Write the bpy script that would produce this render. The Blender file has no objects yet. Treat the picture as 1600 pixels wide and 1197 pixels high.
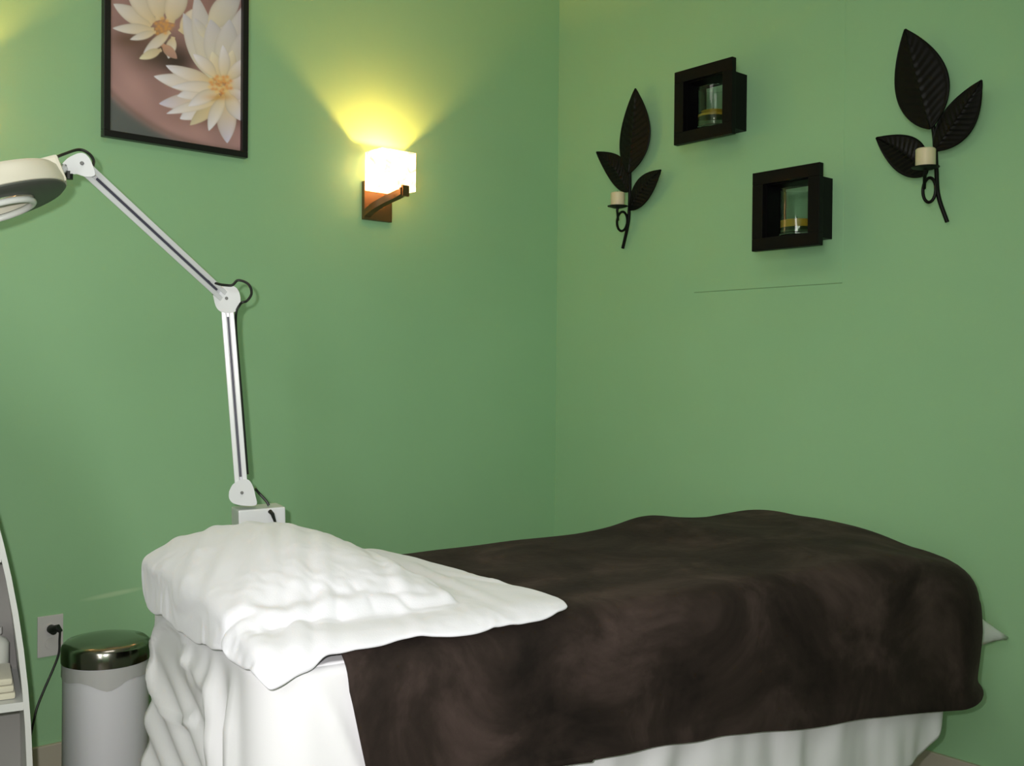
import bpy, bmesh, math, random
from math import sin, cos, pi, radians, sqrt, exp, atan2
from mathutils import Vector, Matrix, noise

random.seed(7)
scene = bpy.context.scene
col = scene.collection

# ------------------------------------------------------------------ camera
CAM = Vector((-3.044, -3.258, 1.25))
FPX, AZ, PITCH, ROLL = 1600.0, radians(49.4), -0.0082, 0.0089
F0 = Vector((cos(AZ), sin(AZ), 0)); RT = Vector((sin(AZ), -cos(AZ), 0)); ZZ = Vector((0, 0, 1))
FW = F0 * cos(PITCH) + ZZ * sin(PITCH)
UP = -F0 * sin(PITCH) + ZZ * cos(PITCH)
cr, sr = cos(ROLL), sin(ROLL)
cam_x = RT * cr + UP * -sr * -1 if False else None
cd = bpy.data.cameras.new('camera'); cam = bpy.data.objects.new('camera', cd); col.objects.link(cam)
cd.sensor_fit = 'HORIZONTAL'; cd.sensor_width = 36.0; cd.lens = 36.0 * FPX / 1600.0
cd.clip_start = 0.02
# horizon drops towards the right by ROLL: the camera itself is turned counter-clockwise
XA = RT * cr + UP * sr
YA = UP * cr - RT * sr
M3 = Matrix((XA, YA, -FW)).transposed()
cam.matrix_world = Matrix.Translation(CAM) @ M3.to_4x4()
scene.camera = cam


def ray(x, y):
    u, v = x - 800.0, y - 598.5
    a = u * cr + v * sr
    b = -u * sr + v * cr
    return FW + RT * (a / FPX) - UP * (b / FPX)


def on_left(x, y, v=0.0):
    d = ray(x, y); return CAM + d * ((v - CAM.y) / d.y)


def on_right(x, y, v=0.0):
    d = ray(x, y); return CAM + d * ((v - CAM.x) / d.x)


def dep(x, y, t):
    return CAM + ray(x, y) * t


# ------------------------------------------------------------------ world, exposure, large lights
world = bpy.data.worlds.new('world'); scene.world = world; world.use_nodes = True
world.node_tree.nodes['Background'].inputs[0].default_value = (0.05, 0.06, 0.05, 1)
world.node_tree.nodes['Background'].inputs[1].default_value = 0.2
scene.view_settings.view_transform = 'Standard'
scene.view_settings.look = 'None'
scene.view_settings.gamma = 1.0
scene.view_settings.use_curve_mapping = False
scene.view_settings.exposure = 0.44


def lamp(name, kind, loc, power, color, size=0.1, target=None, sy=None):
    ld = bpy.data.lights.new(name, kind); lo = bpy.data.objects.new(name, ld); col.objects.link(lo)
    lo.location = loc; ld.energy = power; ld.color = color
    if kind == 'AREA':
        ld.size = size
        if sy:
            ld.shape = 'RECTANGLE'; ld.size_y = sy
    else:
        ld.shadow_soft_size = size
    if target is not None:
        lo.rotation_euler = (Vector(target) - Vector(loc)).to_track_quat('-Z', 'Y').to_euler()
    return lo


FLASH = CAM + XA * -0.055 + YA * 0.045 + FW * 0.01
flash = lamp('camera_flash', 'SPOT', FLASH, 100.0, (1.0, 0.97, 0.95), 0.012, FLASH + FW + XA * -0.16 + YA * -0.04)
flash.data.spot_size = radians(98); flash.data.spot_blend = 1.0
overhead_fill = lamp('added_overhead_fill', 'AREA', (-2.3, -1.9, 2.97), 6.0, (1.0, 0.93, 0.84), 0.9, (-2.3, -1.9, 0.0))  # overhead fill added to even out the wall brightness


back_fill = lamp('added_back_fill', 'AREA', (-4.37, -3.55, 1.65), 46.0, (1.0, 0.98, 0.96), 1.2, (0.0, -3.0, 1.4), 1.7)  # unseen fill light added behind the camera to brighten the walls

# ------------------------------------------------------------------ materials
def mat(name, color=(0.8, 0.8, 0.8), rough=0.5, metal=0.0, **kw):
    m = bpy.data.materials.new(name); m.use_nodes = True
    b = m.node_tree.nodes['Principled BSDF']
    b.inputs['Base Color'].default_value = (*color, 1)
    b.inputs['Roughness'].default_value = rough
    b.inputs['Metallic'].default_value = metal
    for k, v in kw.items():
        b.inputs[k].default_value = v
    return m


def nodes(m):
    nt = m.node_tree
    return nt, nt.nodes, nt.links, nt.nodes['Principled BSDF']


def noise_tex(m, scale, detail=4, rough=0.5, dist=0.0, stretch=None, coord='Object'):
    nt, N, L, b = nodes(m)
    tc = N.new('ShaderNodeTexCoord'); t = N.new('ShaderNodeTexNoise')
    t.inputs['Scale'].default_value = scale; t.inputs['Detail'].default_value = detail
    t.inputs['Roughness'].default_value = rough; t.inputs['Distortion'].default_value = dist
    if stretch:
        mp = N.new('ShaderNodeMapping'); mp.inputs['Scale'].default_value = stretch
        L.new(tc.outputs[coord], mp.inputs[0]); L.new(mp.outputs[0], t.inputs[0])
    else:
        L.new(tc.outputs[coord], t.inputs[0])
    return t


def ramp(m, src, stops):
    nt, N, L, b = nodes(m)
    r = N.new('ShaderNodeValToRGB')
    while len(r.color_ramp.elements) < len(stops):
        r.color_ramp.elements.new(0.5)
    for e, (p, c) in zip(r.color_ramp.elements, stops):
        e.position = p; e.color = (*c, 1)
    L.new(src, r.inputs[0])
    return r


def bump(m, src, strength, dist=0.002):
    nt, N, L, b = nodes(m)
    bp = N.new('ShaderNodeBump'); bp.inputs['Strength'].default_value = strength
    bp.inputs['Distance'].default_value = dist
    L.new(src, bp.inputs['Height']); L.new(bp.outputs[0], b.inputs['Normal'])


WALL_A, WALL_B = (0.305, 0.535, 0.300), (0.322, 0.557, 0.316)


def wall_material(name, scuff=False):
    m = mat(name, WALL_A, 0.62)
    nt, N, L, b = nodes(m)
    b.inputs['Specular IOR Level'].default_value = 0.3
    t = noise_tex(m, 1.6, 3)
    r = ramp(m, t.outputs[0], [(0.35, WALL_A), (0.65, WALL_B)])
    out = r.outputs[0]
    if scuff:
        # pale rubbed scuff left on the paint beside the bin
        tc = N.new('ShaderNodeTexCoord')
        p0, p1 = on_left(120, 940), on_left(232, 917)
        dx = (p1.x - p0.x); dz = (p1.z - p0.z); ln = sqrt(dx * dx + dz * dz)
        mp = N.new('ShaderNodeMapping'); mp.vector_type = 'TEXTURE'
        mp.inputs['Location'].default_value = ((p0.x + p1.x) / 2, 0, (p0.z + p1.z) / 2)
        mp.inputs['Rotation'].default_value = (0, -atan2(dz, dx), 0)
        mp.inputs['Scale'].default_value = (ln / 2, 1.0, 0.010)
        L.new(tc.outputs['Object'], mp.inputs[0])
        g = N.new('ShaderNodeTexGradient'); g.gradient_type = 'SPHERICAL'
        L.new(mp.outputs[0], g.inputs[0])
        sm = N.new('ShaderNodeMath'); sm.operation = 'MULTIPLY'; sm.inputs[1].default_value = 1.6; sm.use_clamp = True
        L.new(g.outputs['Fac'], sm.inputs[0])
        mx = N.new('ShaderNodeMix'); mx.data_type = 'RGBA'
        L.new(sm.outputs[0], mx.inputs['Factor']); L.new(out, mx.inputs['A'])
        mx.inputs['B'].default_value = (0.46, 0.66, 0.40, 1)
        out = mx.outputs['Result']
    L.new(out, b.inputs['Base Color'])
    t2 = noise_tex(m, 220, 2)
    bump(m, t2.outputs[0], 0.12, 0.0015)
    return m


M = {}
M['wall'] = wall_material('green_wall_paint')
M['wall_scuffed'] = wall_material('green_wall_paint_scuffed', True)
M['ceiling'] = mat('ceiling_paint', (0.72, 0.70, 0.62), 0.8)
M['floor'] = mat('floor_boards', (0.16, 0.10, 0.06), 0.45)
_t = noise_tex(M['floor'], 3, 6, stretch=(1, 14, 1)); _r = ramp(M['floor'], _t.outputs[0], [(0.3, (0.11, 0.065, 0.04)), (0.7, (0.2, 0.13, 0.08))])
M['floor'].node_tree.links.new(_r.outputs[0], M['floor'].node_tree.nodes['Principled BSDF'].inputs['Base Color'])
M['baseboard'] = mat('cream_baseboard_paint', (0.48, 0.44, 0.36), 0.5)
M['seam'] = mat('wall_joint', (0.20, 0.35, 0.18), 0.7)


def fabric(name, c, rough=0.9, weave=500, bs=0.25, sheen=0.2):
    m = mat(name, c, rough)
    m.node_tree.nodes['Principled BSDF'].inputs['Sheen Weight'].default_value = sheen
    t = noise_tex(m, weave, 2)
    bump(m, t.outputs[0], bs, 0.001)
    return m


M['sheet'] = fabric('white_cotton_sheet', (0.72, 0.715, 0.75), 0.85, 700, 0.1, 0.1)
M['towel'] = fabric('white_flannel', (0.70, 0.70, 0.765), 0.95, 350, 0.3, 0.3)
M['pillow'] = fabric('pillow_cotton', (0.78, 0.78, 0.77), 0.9)
M['vinyl'] = mat('cream_vinyl', (0.55, 0.52, 0.45), 0.5)
M['wood'] = mat('beech_wood', (0.42, 0.27, 0.14), 0.5)

# brown plush: nap brushed in different directions leaves lighter and darker patches
M['plush'] = mat('dark_brown_plush', (0.03, 0.022, 0.018), 0.85)
nt, N, L, b = nodes(M['plush'])
b.inputs['Sheen Weight'].default_value = 0.05; b.inputs['Sheen Roughness'].default_value = 0.5
b.inputs['Sheen Tint'].default_value = (0.6, 0.45, 0.4, 1)
b.inputs['Specular IOR Level'].default_value = 0.1
_t = noise_tex(M['plush'], 4.2, 5, 0.6, 0.6)
_r = ramp(M['plush'], _t.outputs[0], [(0.34, (0.010, 0.0075, 0.0065)), (0.50, (0.024, 0.017, 0.0145)), (0.68, (0.060, 0.041, 0.037))])
L.new(_r.outputs[0], b.inputs['Base Color'])
_t2 = noise_tex(M['plush'], 45, 5, 0.7)
bump(M['plush'], _t2.outputs[0], 0.35, 0.004)

M['espresso'] = mat('espresso_wood', (0.0025, 0.0018, 0.0026), 0.5, 0.0, **{'Specular IOR Level': 0.15})
M['black_frame'] = mat('black_picture_frame', (0.006, 0.004, 0.006), 0.35)
M['print_dark'] = mat('print_backing', (0.1, 0.08, 0.08), 0.6)
M['bronze'] = mat('brushed_bronze', (0.20, 0.12, 0.06), 0.38, 0.85)
M['iron'] = mat('dark_iron', (0.0030, 0.0023, 0.0023), 0.5, 0.0, **{'Specular IOR Level': 0.18})
_t = noise_tex(M['iron'], 60, 3); bump(M['iron'], _t.outputs[0], 0.3, 0.001)
M['candle'] = mat('cream_wax', (0.72, 0.62, 0.42), 0.5)
M['candle'].node_tree.nodes['Principled BSDF'].inputs['Subsurface Weight'].default_value = 0.2
M['wick'] = mat('wick', (0.05, 0.04, 0.03), 0.9)
M['lamp_white'] = mat('white_enamel', (0.70, 0.71, 0.74), 0.28)
M['lamp_cream'] = mat('cream_plastic', (0.62, 0.59, 0.50), 0.4)
M['lamp_under'] = mat('shaded_underside_plastic', (0.075, 0.08, 0.07), 0.5)  # dark tone carries the shade on the underside of the magnifier head
M['slot'] = mat('dark_slot', (0.07, 0.07, 0.10), 0.5)
M['black'] = mat('black_rubber', (0.008, 0.010, 0.008), 0.5)
M['steel'] = mat('steel', (0.45, 0.46, 0.45), 0.3, 0.9)
M['screw'] = mat('grey_screw', (0.16, 0.16, 0.16), 0.6)
M['chrome'] = mat('polished_steel', (0.27, 0.26, 0.24), 0.16, 1.0)
M['can'] = mat('white_can_enamel', (0.60, 0.60, 0.64), 0.32)
M['liner'] = mat('white_liner_film', (0.42, 0.42, 0.42), 0.35)
M['plate'] = mat('white_plastic', (0.62, 0.60, 0.60), 0.4)
M['rack'] = mat('white_painted_wood', (0.60, 0.61, 0.60), 0.4)
M['rack_back'] = mat('grey_mesh_panel', (0.26, 0.25, 0.24), 0.7)
M['bottle'] = mat('pale_bottle', (0.55, 0.56, 0.52), 0.35)
M['folded'] = fabric('cream_towelling', (0.58, 0.55, 0.44), 0.95)
M['tube'] = mat('milky_tube', (0.75, 0.76, 0.74), 0.3)


def glass(name, c=(1, 1, 1), rough=0.0, ior=1.45):
    m = bpy.data.materials.new(name); m.use_nodes = True
    b = m.node_tree.nodes['Principled BSDF']
    b.inputs['Base Color'].default_value = (*c, 1); b.inputs['Roughness'].default_value = rough
    b.inputs['Transmission Weight'].default_value = 1.0; b.inputs['IOR'].default_value = ior
    return m


M['glass'] = glass('clear_glass', (0.92, 0.97, 0.95), 0.01, 1.3)
M['gel'] = glass('clear_gel', (0.93, 0.95, 0.85), 0.02, 1.25)
M['amber'] = mat('yellow_wax_layer', (0.42, 0.30, 0.02), 0.35)
M['amber'].node_tree.nodes['Principled BSDF'].inputs['Transmission Weight'].default_value = 0.25
M['lens'] = glass('lens_glass', (0.9, 0.95, 0.93), 0.0, 1.3)

# lit alabaster glass of the wall sconce: a diffuser round a burning bulb
m = bpy.data.materials.new('lit_alabaster_glass'); m.use_nodes = True
nt = m.node_tree; nt.nodes.clear()
o = nt.nodes.new('ShaderNodeOutputMaterial'); tr = nt.nodes.new('ShaderNodeBsdfTranslucent')
df = nt.nodes.new('ShaderNodeBsdfDiffuse'); mx = nt.nodes.new('ShaderNodeMixShader')
em = nt.nodes.new('ShaderNodeEmission'); ad = nt.nodes.new('ShaderNodeAddShader')
tc = nt.nodes.new('ShaderNodeTexCoord'); nz = nt.nodes.new('ShaderNodeTexNoise'); nz.inputs['Scale'].default_value = 22
nz.inputs['Detail'].default_value = 3; nz.inputs['Distortion'].default_value = 1.5
rp = nt.nodes.new('ShaderNodeValToRGB')
rp.color_ramp.elements[0].position = 0.35; rp.color_ramp.elements[0].color = (0.95, 0.62, 0.25, 1)
rp.color_ramp.elements[1].position = 0.6; rp.color_ramp.elements[1].color = (1.0, 0.9, 0.68, 1)
nt.links.new(tc.outputs['Object'], nz.inputs[0]); nt.links.new(nz.outputs[0], rp.inputs[0])
for q in (tr, df, em):
    nt.links.new(rp.outputs[0], q.inputs['Color'])
em.inputs['Strength'].default_value = 1.5
mx.inputs[0].default_value = 0.75
nt.links.new(tr.outputs[0], mx.inputs[1]); nt.links.new(df.outputs[0], mx.inputs[2])
nt.links.new(mx.outputs[0], ad.inputs[0]); nt.links.new(em.outputs[0], ad.inputs[1])
nt.links.new(ad.outputs[0], o.inputs[0])
M['shade'] = m
m = mat('lit_bulb', (1, 0.8, 0.5), 0.3)
m.node_tree.nodes['Principled BSDF'].inputs['Emission Color'].default_value = (1, 0.72, 0.35, 1)
m.node_tree.nodes['Principled BSDF'].inputs['Emission Strength'].default_value = 12
M['bulb'] = m
m = mat('added_pane_glow', (0.9, 0.88, 0.8), 0.5)  # glow added to the pane in front of the fill light
m.node_tree.nodes['Principled BSDF'].inputs['Emission Color'].default_value = (1, 0.9, 0.72, 1)
m.node_tree.nodes['Principled BSDF'].inputs['Emission Strength'].default_value = 0.35
M['diffuser'] = m


# ------------------------------------------------------------------ object helpers
def obj(name, me_or_bm, m=None, parent=None, smooth=False, loc=None):
    if isinstance(me_or_bm, bmesh.types.BMesh):
        bmesh.ops.recalc_face_normals(me_or_bm, faces=me_or_bm.faces)
        me = bpy.data.meshes.new(name); me_or_bm.to_mesh(me); me_or_bm.free()
    else:
        me = me_or_bm
    o = bpy.data.objects.new(name, me); col.objects.link(o)
    if m is not None:
        me.materials.append(m)
    if smooth:
        for p in me.polygons:
            p.use_smooth = True
        if smooth != 'cloth': me.set_sharp_from_angle(angle=radians(40))
    if parent is not None:
        o.parent = parent
        o.matrix_parent_inverse = parent.matrix_basis.inverted()
    return o


def tag(o, label=None, cat=None, group=None, kind=None):
    if label: o['label'] = label
    if cat: o['category'] = cat
    if group: o['group'] = group
    if kind: o['kind'] = kind
    return o


def thing(name, label, cat, loc=(0, 0, 0), group=None):
    o = bpy.data.objects.new(name, None); col.objects.link(o)
    o.location = loc; o.empty_display_size = 0.05
    return tag(o, label, cat, group)


def box(bm, lo, hi, mtx=None, bevel=0.0):
    vs = [Vector((x, y, z)) for x in (lo[0], hi[0]) for y in (lo[1], hi[1]) for z in (lo[2], hi[2])]
    if mtx is not None:
        vs = [mtx @ v for v in vs]
    V = [bm.verts.new(v) for v in vs]
    fs = [bm.faces.new([V[i] for i in q]) for q in ((0, 1, 3, 2), (4, 6, 7, 5), (0, 4, 5, 1), (2, 3, 7, 6), (0, 2, 6, 4), (1, 5, 7, 3))]
    if bevel > 0:
        es = list({e for f in fs for e in f.edges})
        bmesh.ops.bevel(bm, geom=es, offset=bevel, segments=2, affect='EDGES', profile=0.6)


def frame_from(d):
    d = d.normalized()
    a = Vector((0, 0, 1)) if abs(d.z) < 0.9 else Vector((1, 0, 0))
    x = d.cross(a).normalized(); y = d.cross(x).normalized()
    return x, y


def tube(bm, pts, rad, seg=10, caps=True, closed=False):
    pts = [Vector(p) for p in pts]
    n = len(pts)
    rads = rad if isinstance(rad, (list, tuple)) else [rad] * n
    rings = []
    px = None
    for i, p in enumerate(pts):
        if closed:
            d = pts[(i + 1) % n] - pts[i - 1]
        else:
            d = pts[min(i + 1, n - 1)] - pts[max(i - 1, 0)]
        d.normalize()
        if px is None:
            x, y = frame_from(d)
        else:
            x = (px - d * px.dot(d)).normalized(); y = d.cross(x).normalized()
        px = x
        rings.append([bm.verts.new(p + (x * cos(2 * pi * k / seg) + y * sin(2 * pi * k / seg)) * rads[i]) for k in range(seg)])
    for i in range(n if closed else n - 1):
        A, B = rings[i], rings[(i + 1) % n]
        for k in range(seg):
            bm.faces.new((A[k], A[(k + 1) % seg], B[(k + 1) % seg], B[k]))
    if caps and not closed:
        bm.faces.new(rings[0][::-1]); bm.faces.new(rings[-1])


def lathe(bm, prof, origin=(0, 0, 0), axis=(0, 0, 1), seg=40, close=False):
    origin = Vector(origin); axis = Vector(axis).normalized(); x, y = frame_from(axis)
    rings = []
    for r, h in prof:
        if r < 1e-6:
            rings.append([bm.verts.new(origin + axis * h)])
        else:
            rings.append([bm.verts.new(origin + axis * h + (x * cos(2 * pi * k / seg) + y * sin(2 * pi * k / seg)) * r) for k in range(seg)])
    pairs = list(zip(rings[:-1], rings[1:]))
    if close:
        pairs.append((rings[-1], rings[0]))
    for A, B in pairs:
        for k in range(seg):
            k2 = (k + 1) % seg
            if len(A) == 1 and len(B) == 1: continue
            if len(A) == 1: bm.faces.new((A[0], B[k], B[k2]))
            elif len(B) == 1: bm.faces.new((A[k], B[0], A[k2]))
            else: bm.faces.new((A[k], A[k2], B[k2], B[k]))


def spline(pts, n=12):
    """Catmull-Rom through the points."""
    P = [Vector(p) for p in pts]
    P = [P[0] * 2 - P[1]] + P + [P[-1] * 2 - P[-2]]
    out = []
    for i in range(1, len(P) - 2):
        for k in range(n):
            t = k / n
            a, b_, c, d = P[i - 1], P[i], P[i + 1], P[i + 2]
            out.append(0.5 * ((2 * b_) + (c - a) * t + (2 * a - 5 * b_ + 4 * c - d) * t * t + (3 * b_ - a - 3 * c + d) * t ** 3))
    out.append(P[-2])
    return out


def lerp_table(T, x):
    if x <= T[0][0]: return T[0][1]
    for (a, u), (b_, v) in zip(T, T[1:]):
        if x <= b_:
            k = (x - a) / (b_ - a); k = k * k * (3 - 2 * k)
            return u + (v - u) * k
    return T[-1][1]


def grid_mesh(bm, P, closed_u=False):
    V = [[bm.verts.new(p) for p in row] for row in P]
    for i in range(len(V) - 1):
        n = len(V[i])
        for j in range(n if closed_u else n - 1):
            bm.faces.new((V[i][j], V[i][(j + 1) % n], V[i + 1][(j + 1) % n], V[i + 1][j]))
    return V


def solidify(o, th, offset=-1.0):
    md = o.modifiers.new('thickness', 'SOLIDIFY'); md.thickness = th; md.offset = offset
    return md


# ------------------------------------------------------------------ room shell
H = 3.05
XL, YB = -4.4, -4.4


def struct(name, lo, hi, m, bevel=0.0):
    bm = bmesh.new(); box(bm, lo, hi, bevel=bevel)
    return tag(obj(name, bm, m), kind='structure')


struct('wall_left', (XL - .1, 0, 0), (0.1, 0.1, H), M['wall_scuffed'])
struct('wall_right', (0, YB - .1, 0), (0.1, 0, H), M['wall'])
struct('wall_front', (XL - .1, YB - .1, 0), (0, YB, H), M['wall'])
struct('wall_back', (XL - .1, YB, 0), (XL, 0, H), M['wall'])
struct('floor', (XL - .1, YB - .1, -0.1), (0.1, 0.1, 0), M['floor'])
struct('ceiling', (XL - .1, YB - .1, H), (0.1, 0.1, H + 0.1), M['ceiling'])
bz = on_left(58, 1166).z
struct('baseboard_left', (XL, -0.014, 0), (0, 0, bz), M['baseboard'], 0.003)
struct('baseboard_right', (-0.014, YB, 0), (0, -0.014, 0.1), M['baseboard'], 0.003)
# window frame and glowing pane added behind the camera to dress the fill light
wn = bmesh.new()
for lo, hi in (((XL - .01, -4.22, 0.72), (XL + .04, -4.15, 2.58)), ((XL - .01, -2.95, 0.72), (XL + .04, -2.88, 2.58)),
               ((XL - .01, -4.15, 0.72), (XL + .04, -2.95, 0.79)), ((XL - .01, -4.15, 2.51), (XL + .04, -2.95, 2.58))):
    box(wn, lo, hi)
wo = tag(obj('added_window_1', wn, M['baseboard']), kind='structure')
wn = bmesh.new(); box(wn, (XL + .001, -4.15, 0.79), (XL + .008, -2.95, 2.51)); obj('added_glow_pane', wn, M['diffuser'], wo)
# seams of the wall panel behind the display boxes
s0, s1, s2 = on_right(1085, 457), on_right(1316, 442), on_right(1312, 0)
bm = bmesh.new(); tube(bm, [s0 + Vector((-.0002, 0, 0)), s1 + Vector((-.0002, 0, 0))], 0.0016, 6)
tag(obj('trim_1', bm, M['seam']), kind='structure')
bm = bmesh.new(); tube(bm, [Vector((0, s1.y, s1.z)), Vector((0, s1.y, H - 0.01))], 0.0012, 6)
tag(obj('trim_2', bm, M['wall']), kind='structure')

# ------------------------------------------------------------------ bed frame of reference
BN, BTH = Vector((-2.3, -1.8, 0)), radians(8)
BA, BB = Vector((cos(BTH), -sin(BTH), 0)), Vector((sin(BTH), cos(BTH), 0))


def B(s, t, z):
    return BN + BA * s + BB * t + ZZ * z


LEN, WID = 1.91, 0.75
fb = lambda x, y, z: noise.noise(Vector((x, y, z)))


def top_z(s, t):
    """height of the made-up bed top under the blanket"""
    z = 0.801 + 0.019 * min(max((s - 0.5) / 0.9, 0), 1)
    sm = lambda v: (lambda q: q * q * (3 - 2 * q))(min(max(v, 0), 1))
    z += 0.009 * sm((s - 1.2) / 0.25) * sm(t / 0.4) + 0.008 * sm((s - 1.6) / 0.2) * sm(t / 0.3) - 0.052 * sm((s - 1.55) / 0.35) * (1 - sm(t / 0.5))
    z += 0.019 * exp(-((s - 1.37) / 0.12) ** 2 - ((t - 0.66) / 0.2) ** 2)
    z += 0.003 * fb(s * 3.1, t * 4.2, 3.3) + 0.003 * fb(s * 8, t * 9, 1.3)
    return z


# table under the linen
tb = thing('massage_table', 'padded massage table wholly covered by a white sheet and brown blanket', 'table', B(LEN / 2, WID / 2, 0))
MB = Matrix.Translation(BN) @ Matrix.Rotation(-BTH, 4, 'Z')
bm = bmesh.new(); box(bm, (0.03, 0.03, 0.69), (LEN - .24, WID - .03, 0.765), MB, 0.02); obj('padded_top', bm, M['vinyl'], tb, True)
bm = bmesh.new(); box(bm, (0.07, 0.07, 0.60), (LEN - .28, WID - .07, 0.69), MB, 0.004); obj('table_frame', bm, M['wood'], tb)
for s, t in ((0.12, 0.11), (0.12, WID - .11), (LEN - .3, 0.11), (LEN - .3, WID - .11)):
    bm = bmesh.new(); box(bm, (s - .025, t - .025, 0), (s + .025, t + .025, 0.60), MB, 0.004); obj('leg', bm, M['wood'], tb)


def rrect(L, W, r, off, step=0.012, s0=0.0):
    """rounded rectangle: list of (s, t, ns, nt, side, run)  side 0 near, 1 foot, 2 far, 3 head"""
    out = []
    x0, x1, y0, y1 = s0 - off, L + off, -off, W + off
    r = r + off

    def line(ax, ay, bx, by, nx, ny, side):
        n = max(2, int(sqrt((bx - ax) ** 2 + (by - ay) ** 2) / step))
        for k in range(n):
            u = k / n; out.append((ax + (bx - ax) * u, ay + (by - ay) * u, nx, ny, side))

    def arc(cx, cy, a0, a1, side):
        n = max(6, int(r * abs(a1 - a0) / step))
        for k in range(n):
            a = a0 + (a1 - a0) * k / n; out.append((cx + r * cos(a), cy + r * sin(a), cos(a), sin(a), side))
    line(x0 + r, y0, x1 - r, y0, 0, -1, 0); arc(x1 - r, y0 + r, -pi / 2, 0, 0.5)
    line(x1, y0 + r, x1, y1 - r, 1, 0, 1); arc(x1 - r, y1 - r, 0, pi / 2, 1.5)
    line(x1 - r, y1, x0 + r, y1, 0, 1, 2); arc(x0 + r, y1 - r, pi / 2, pi, 2.5)
    line(x0, y1 - r, x0, y0 + r, -1, 0, 3); arc(x0 + r, y0 + r, pi, 1.5 * pi, 3.5)
    return out


# ---- sheet
per = rrect(LEN - 0.08, WID, 0.09, 0.004)
ZS = 0.776
rows = []
cs, ct = (LEN - 0.08) / 2, WID / 2
for k in range(1, 14):
    f = 1 - (1 - k / 14) ** 1.5
    rows.append([B(cs + (s - cs) * f * 0.985, ct + (t - ct) * f * 0.985, ZS + 0.002 * fb(s * 5 * f, t * 5 * f, 0)) for s, t, a, c, q in per])
for k in range(0, 6):
    a = k / 5 * pi / 2
    rr = 0.016
    rows.append([B(s - ns * rr * (1 - sin(a)), t - nt_ * rr * (1 - sin(a)), ZS - rr * (1 - cos(a))) for s, t, ns, nt_, q in per])
NR = 54


def under_blanket(s, t):
    er = 0.175; d = max(LEN + 0.03 - s, 0)
    z = top_z(min(s, LEN - 0.15), min(max(t, 0.05), WID - .05)) - 0.016
    if d < er: z -= 0.9 * (er - sqrt(max(0, er * er - (er - d) ** 2)))
    return z


for _row in rows:
    for _j, _p in enumerate(_row):
        _dx = _p - BN; _s = _dx.dot(BA); _t = _dx.dot(BB)
        if _s > 0.9: _p.z = min(_p.z, under_blanket(_s, _t))
NTOP = len(rows) - 1


def ridge(x, w):
    return exp(-(x / w) ** 2)


def sheet_disp(s, t, side, z, h):
    """outward displacement of the hanging sheet; h is the distance below the top edge"""
    d = 0.0
    am = min(h / 0.35, 1)
    if side >= 2.6:           # head end: cloth twisted to a knot, folds fanning down from it
        q = z + 0.42 * (0.75 - t)
        wsel = min(max((t - 0.20) / 0.08, 0), 1)
        d += wsel * 0.0075 * sin(q * 70 + 1.5 * fb(t * 3, z * 3, 5)) * min(max(h - 0.07, 0) / 0.08, 1)
        kn = exp(-((t - 0.33) / 0.10) ** 2 - ((z - 0.70) / 0.035) ** 2)
        d += 0.020 * kn * (1 + 0.6 * fb(t * 25, z * 34, 2))
        # rolled rim of the pulled cloth
        arcd = abs(sqrt(((t - 0.50) / 1.0) ** 2 + ((z - 0.66) / 0.55) ** 2) - 0.165)
        if t > 0.36: d += 0.009 * exp(-(arcd / 0.012) ** 2)
        # two upright folds near the corner
        d += 0.022 * ridge(t - (0.235 - (0.72 - z) * 0.10), 0.022) * min(h / 0.1, 1)
        d += 0.020 * ridge(t - (0.13 - (0.72 - z) * 0.05), 0.020) * min(h / 0.1, 1)
        d -= 0.012 * ridge(t - 0.185 + (0.72 - z) * 0.1, 0.02) * min(h / 0.1, 1)
        d += 0.05 * (h / 0.6) * min(max((t - 0.4) / 0.3, 0), 1)
    elif side < 0.6:          # near side
        if s < 0.45:
            q = (s - 0.05) - (0.78 - z) * 0.42
            d += 0.009 * ridge(q - 0.03, 0.014) * min(h / 0.08, 1)
            q2 = (s - 0.16) - (0.78 - z) * 0.62
            d += 0.006 * ridge(q2, 0.012) * min(h / 0.1, 1)
            d += 0.012 * am * fb(s * 9, z * 1.5, 2.0)
        else:
            gather = s * 16 + (0.55 - z) * 6 * max(s - 1.0, 0) + 1.5 * fb(s * 4, z * 3, 9)
            d += 0.011 * am * sin(gather * 2.0) * (0.6 + 0.4 * fb(s * 6, 0, 3)) + 0.006 * am * fb(s * 22, z * 6, 4)
            d -= 0.03 * am
    else:
        d += 0.014 * am * fb(s * 7 + t * 9, z * 1.5, 7)
        if side in (1, 1.5) or (side == 1.5):
            d += 0.006 * sin((t * 22 + z * 9)) * am
        if 0.4 < side < 1.7: d += 0.14 * am
    return d


def sheet_hem(s, t, side):
    z = 0.20 + 0.012 * sin(s * 9 + t * 7)
    if side <= 0.5 or side == 3.5:
        z = max(z, lerp_table([(1.2, 0.18), (1.62, 0.30), (1.80, 0.375), (1.90, 0.41)], s))
        z = lerp_table([(1.15, 0.16), (1.62, 0.300), (1.86, 0.405)], s) if s > 1.15 else z * 0.5 + 0.08
    elif side == 1:
        z = 0.405 - 0.10 * (t / WID)
    return z


zt = ZS - 0.016
for k in range(1, NR + 1):
    row = []
    for s, t, ns, nt_, q in per:
        hem = sheet_hem(s, t, q)
        _z0 = min(zt, under_blanket(s, t) - 0.012) if s > 0.9 else zt
        z = _z0 + (hem - _z0) * k / NR
        d = sheet_disp(s, t, q, z, zt - z)
        row.append(B(s + ns * d, t + nt_ * d, z))
    rows.append(row)
bm = bmesh.new()
V = grid_mesh(bm, rows, True)
bm.faces.new(V[0])
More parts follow.
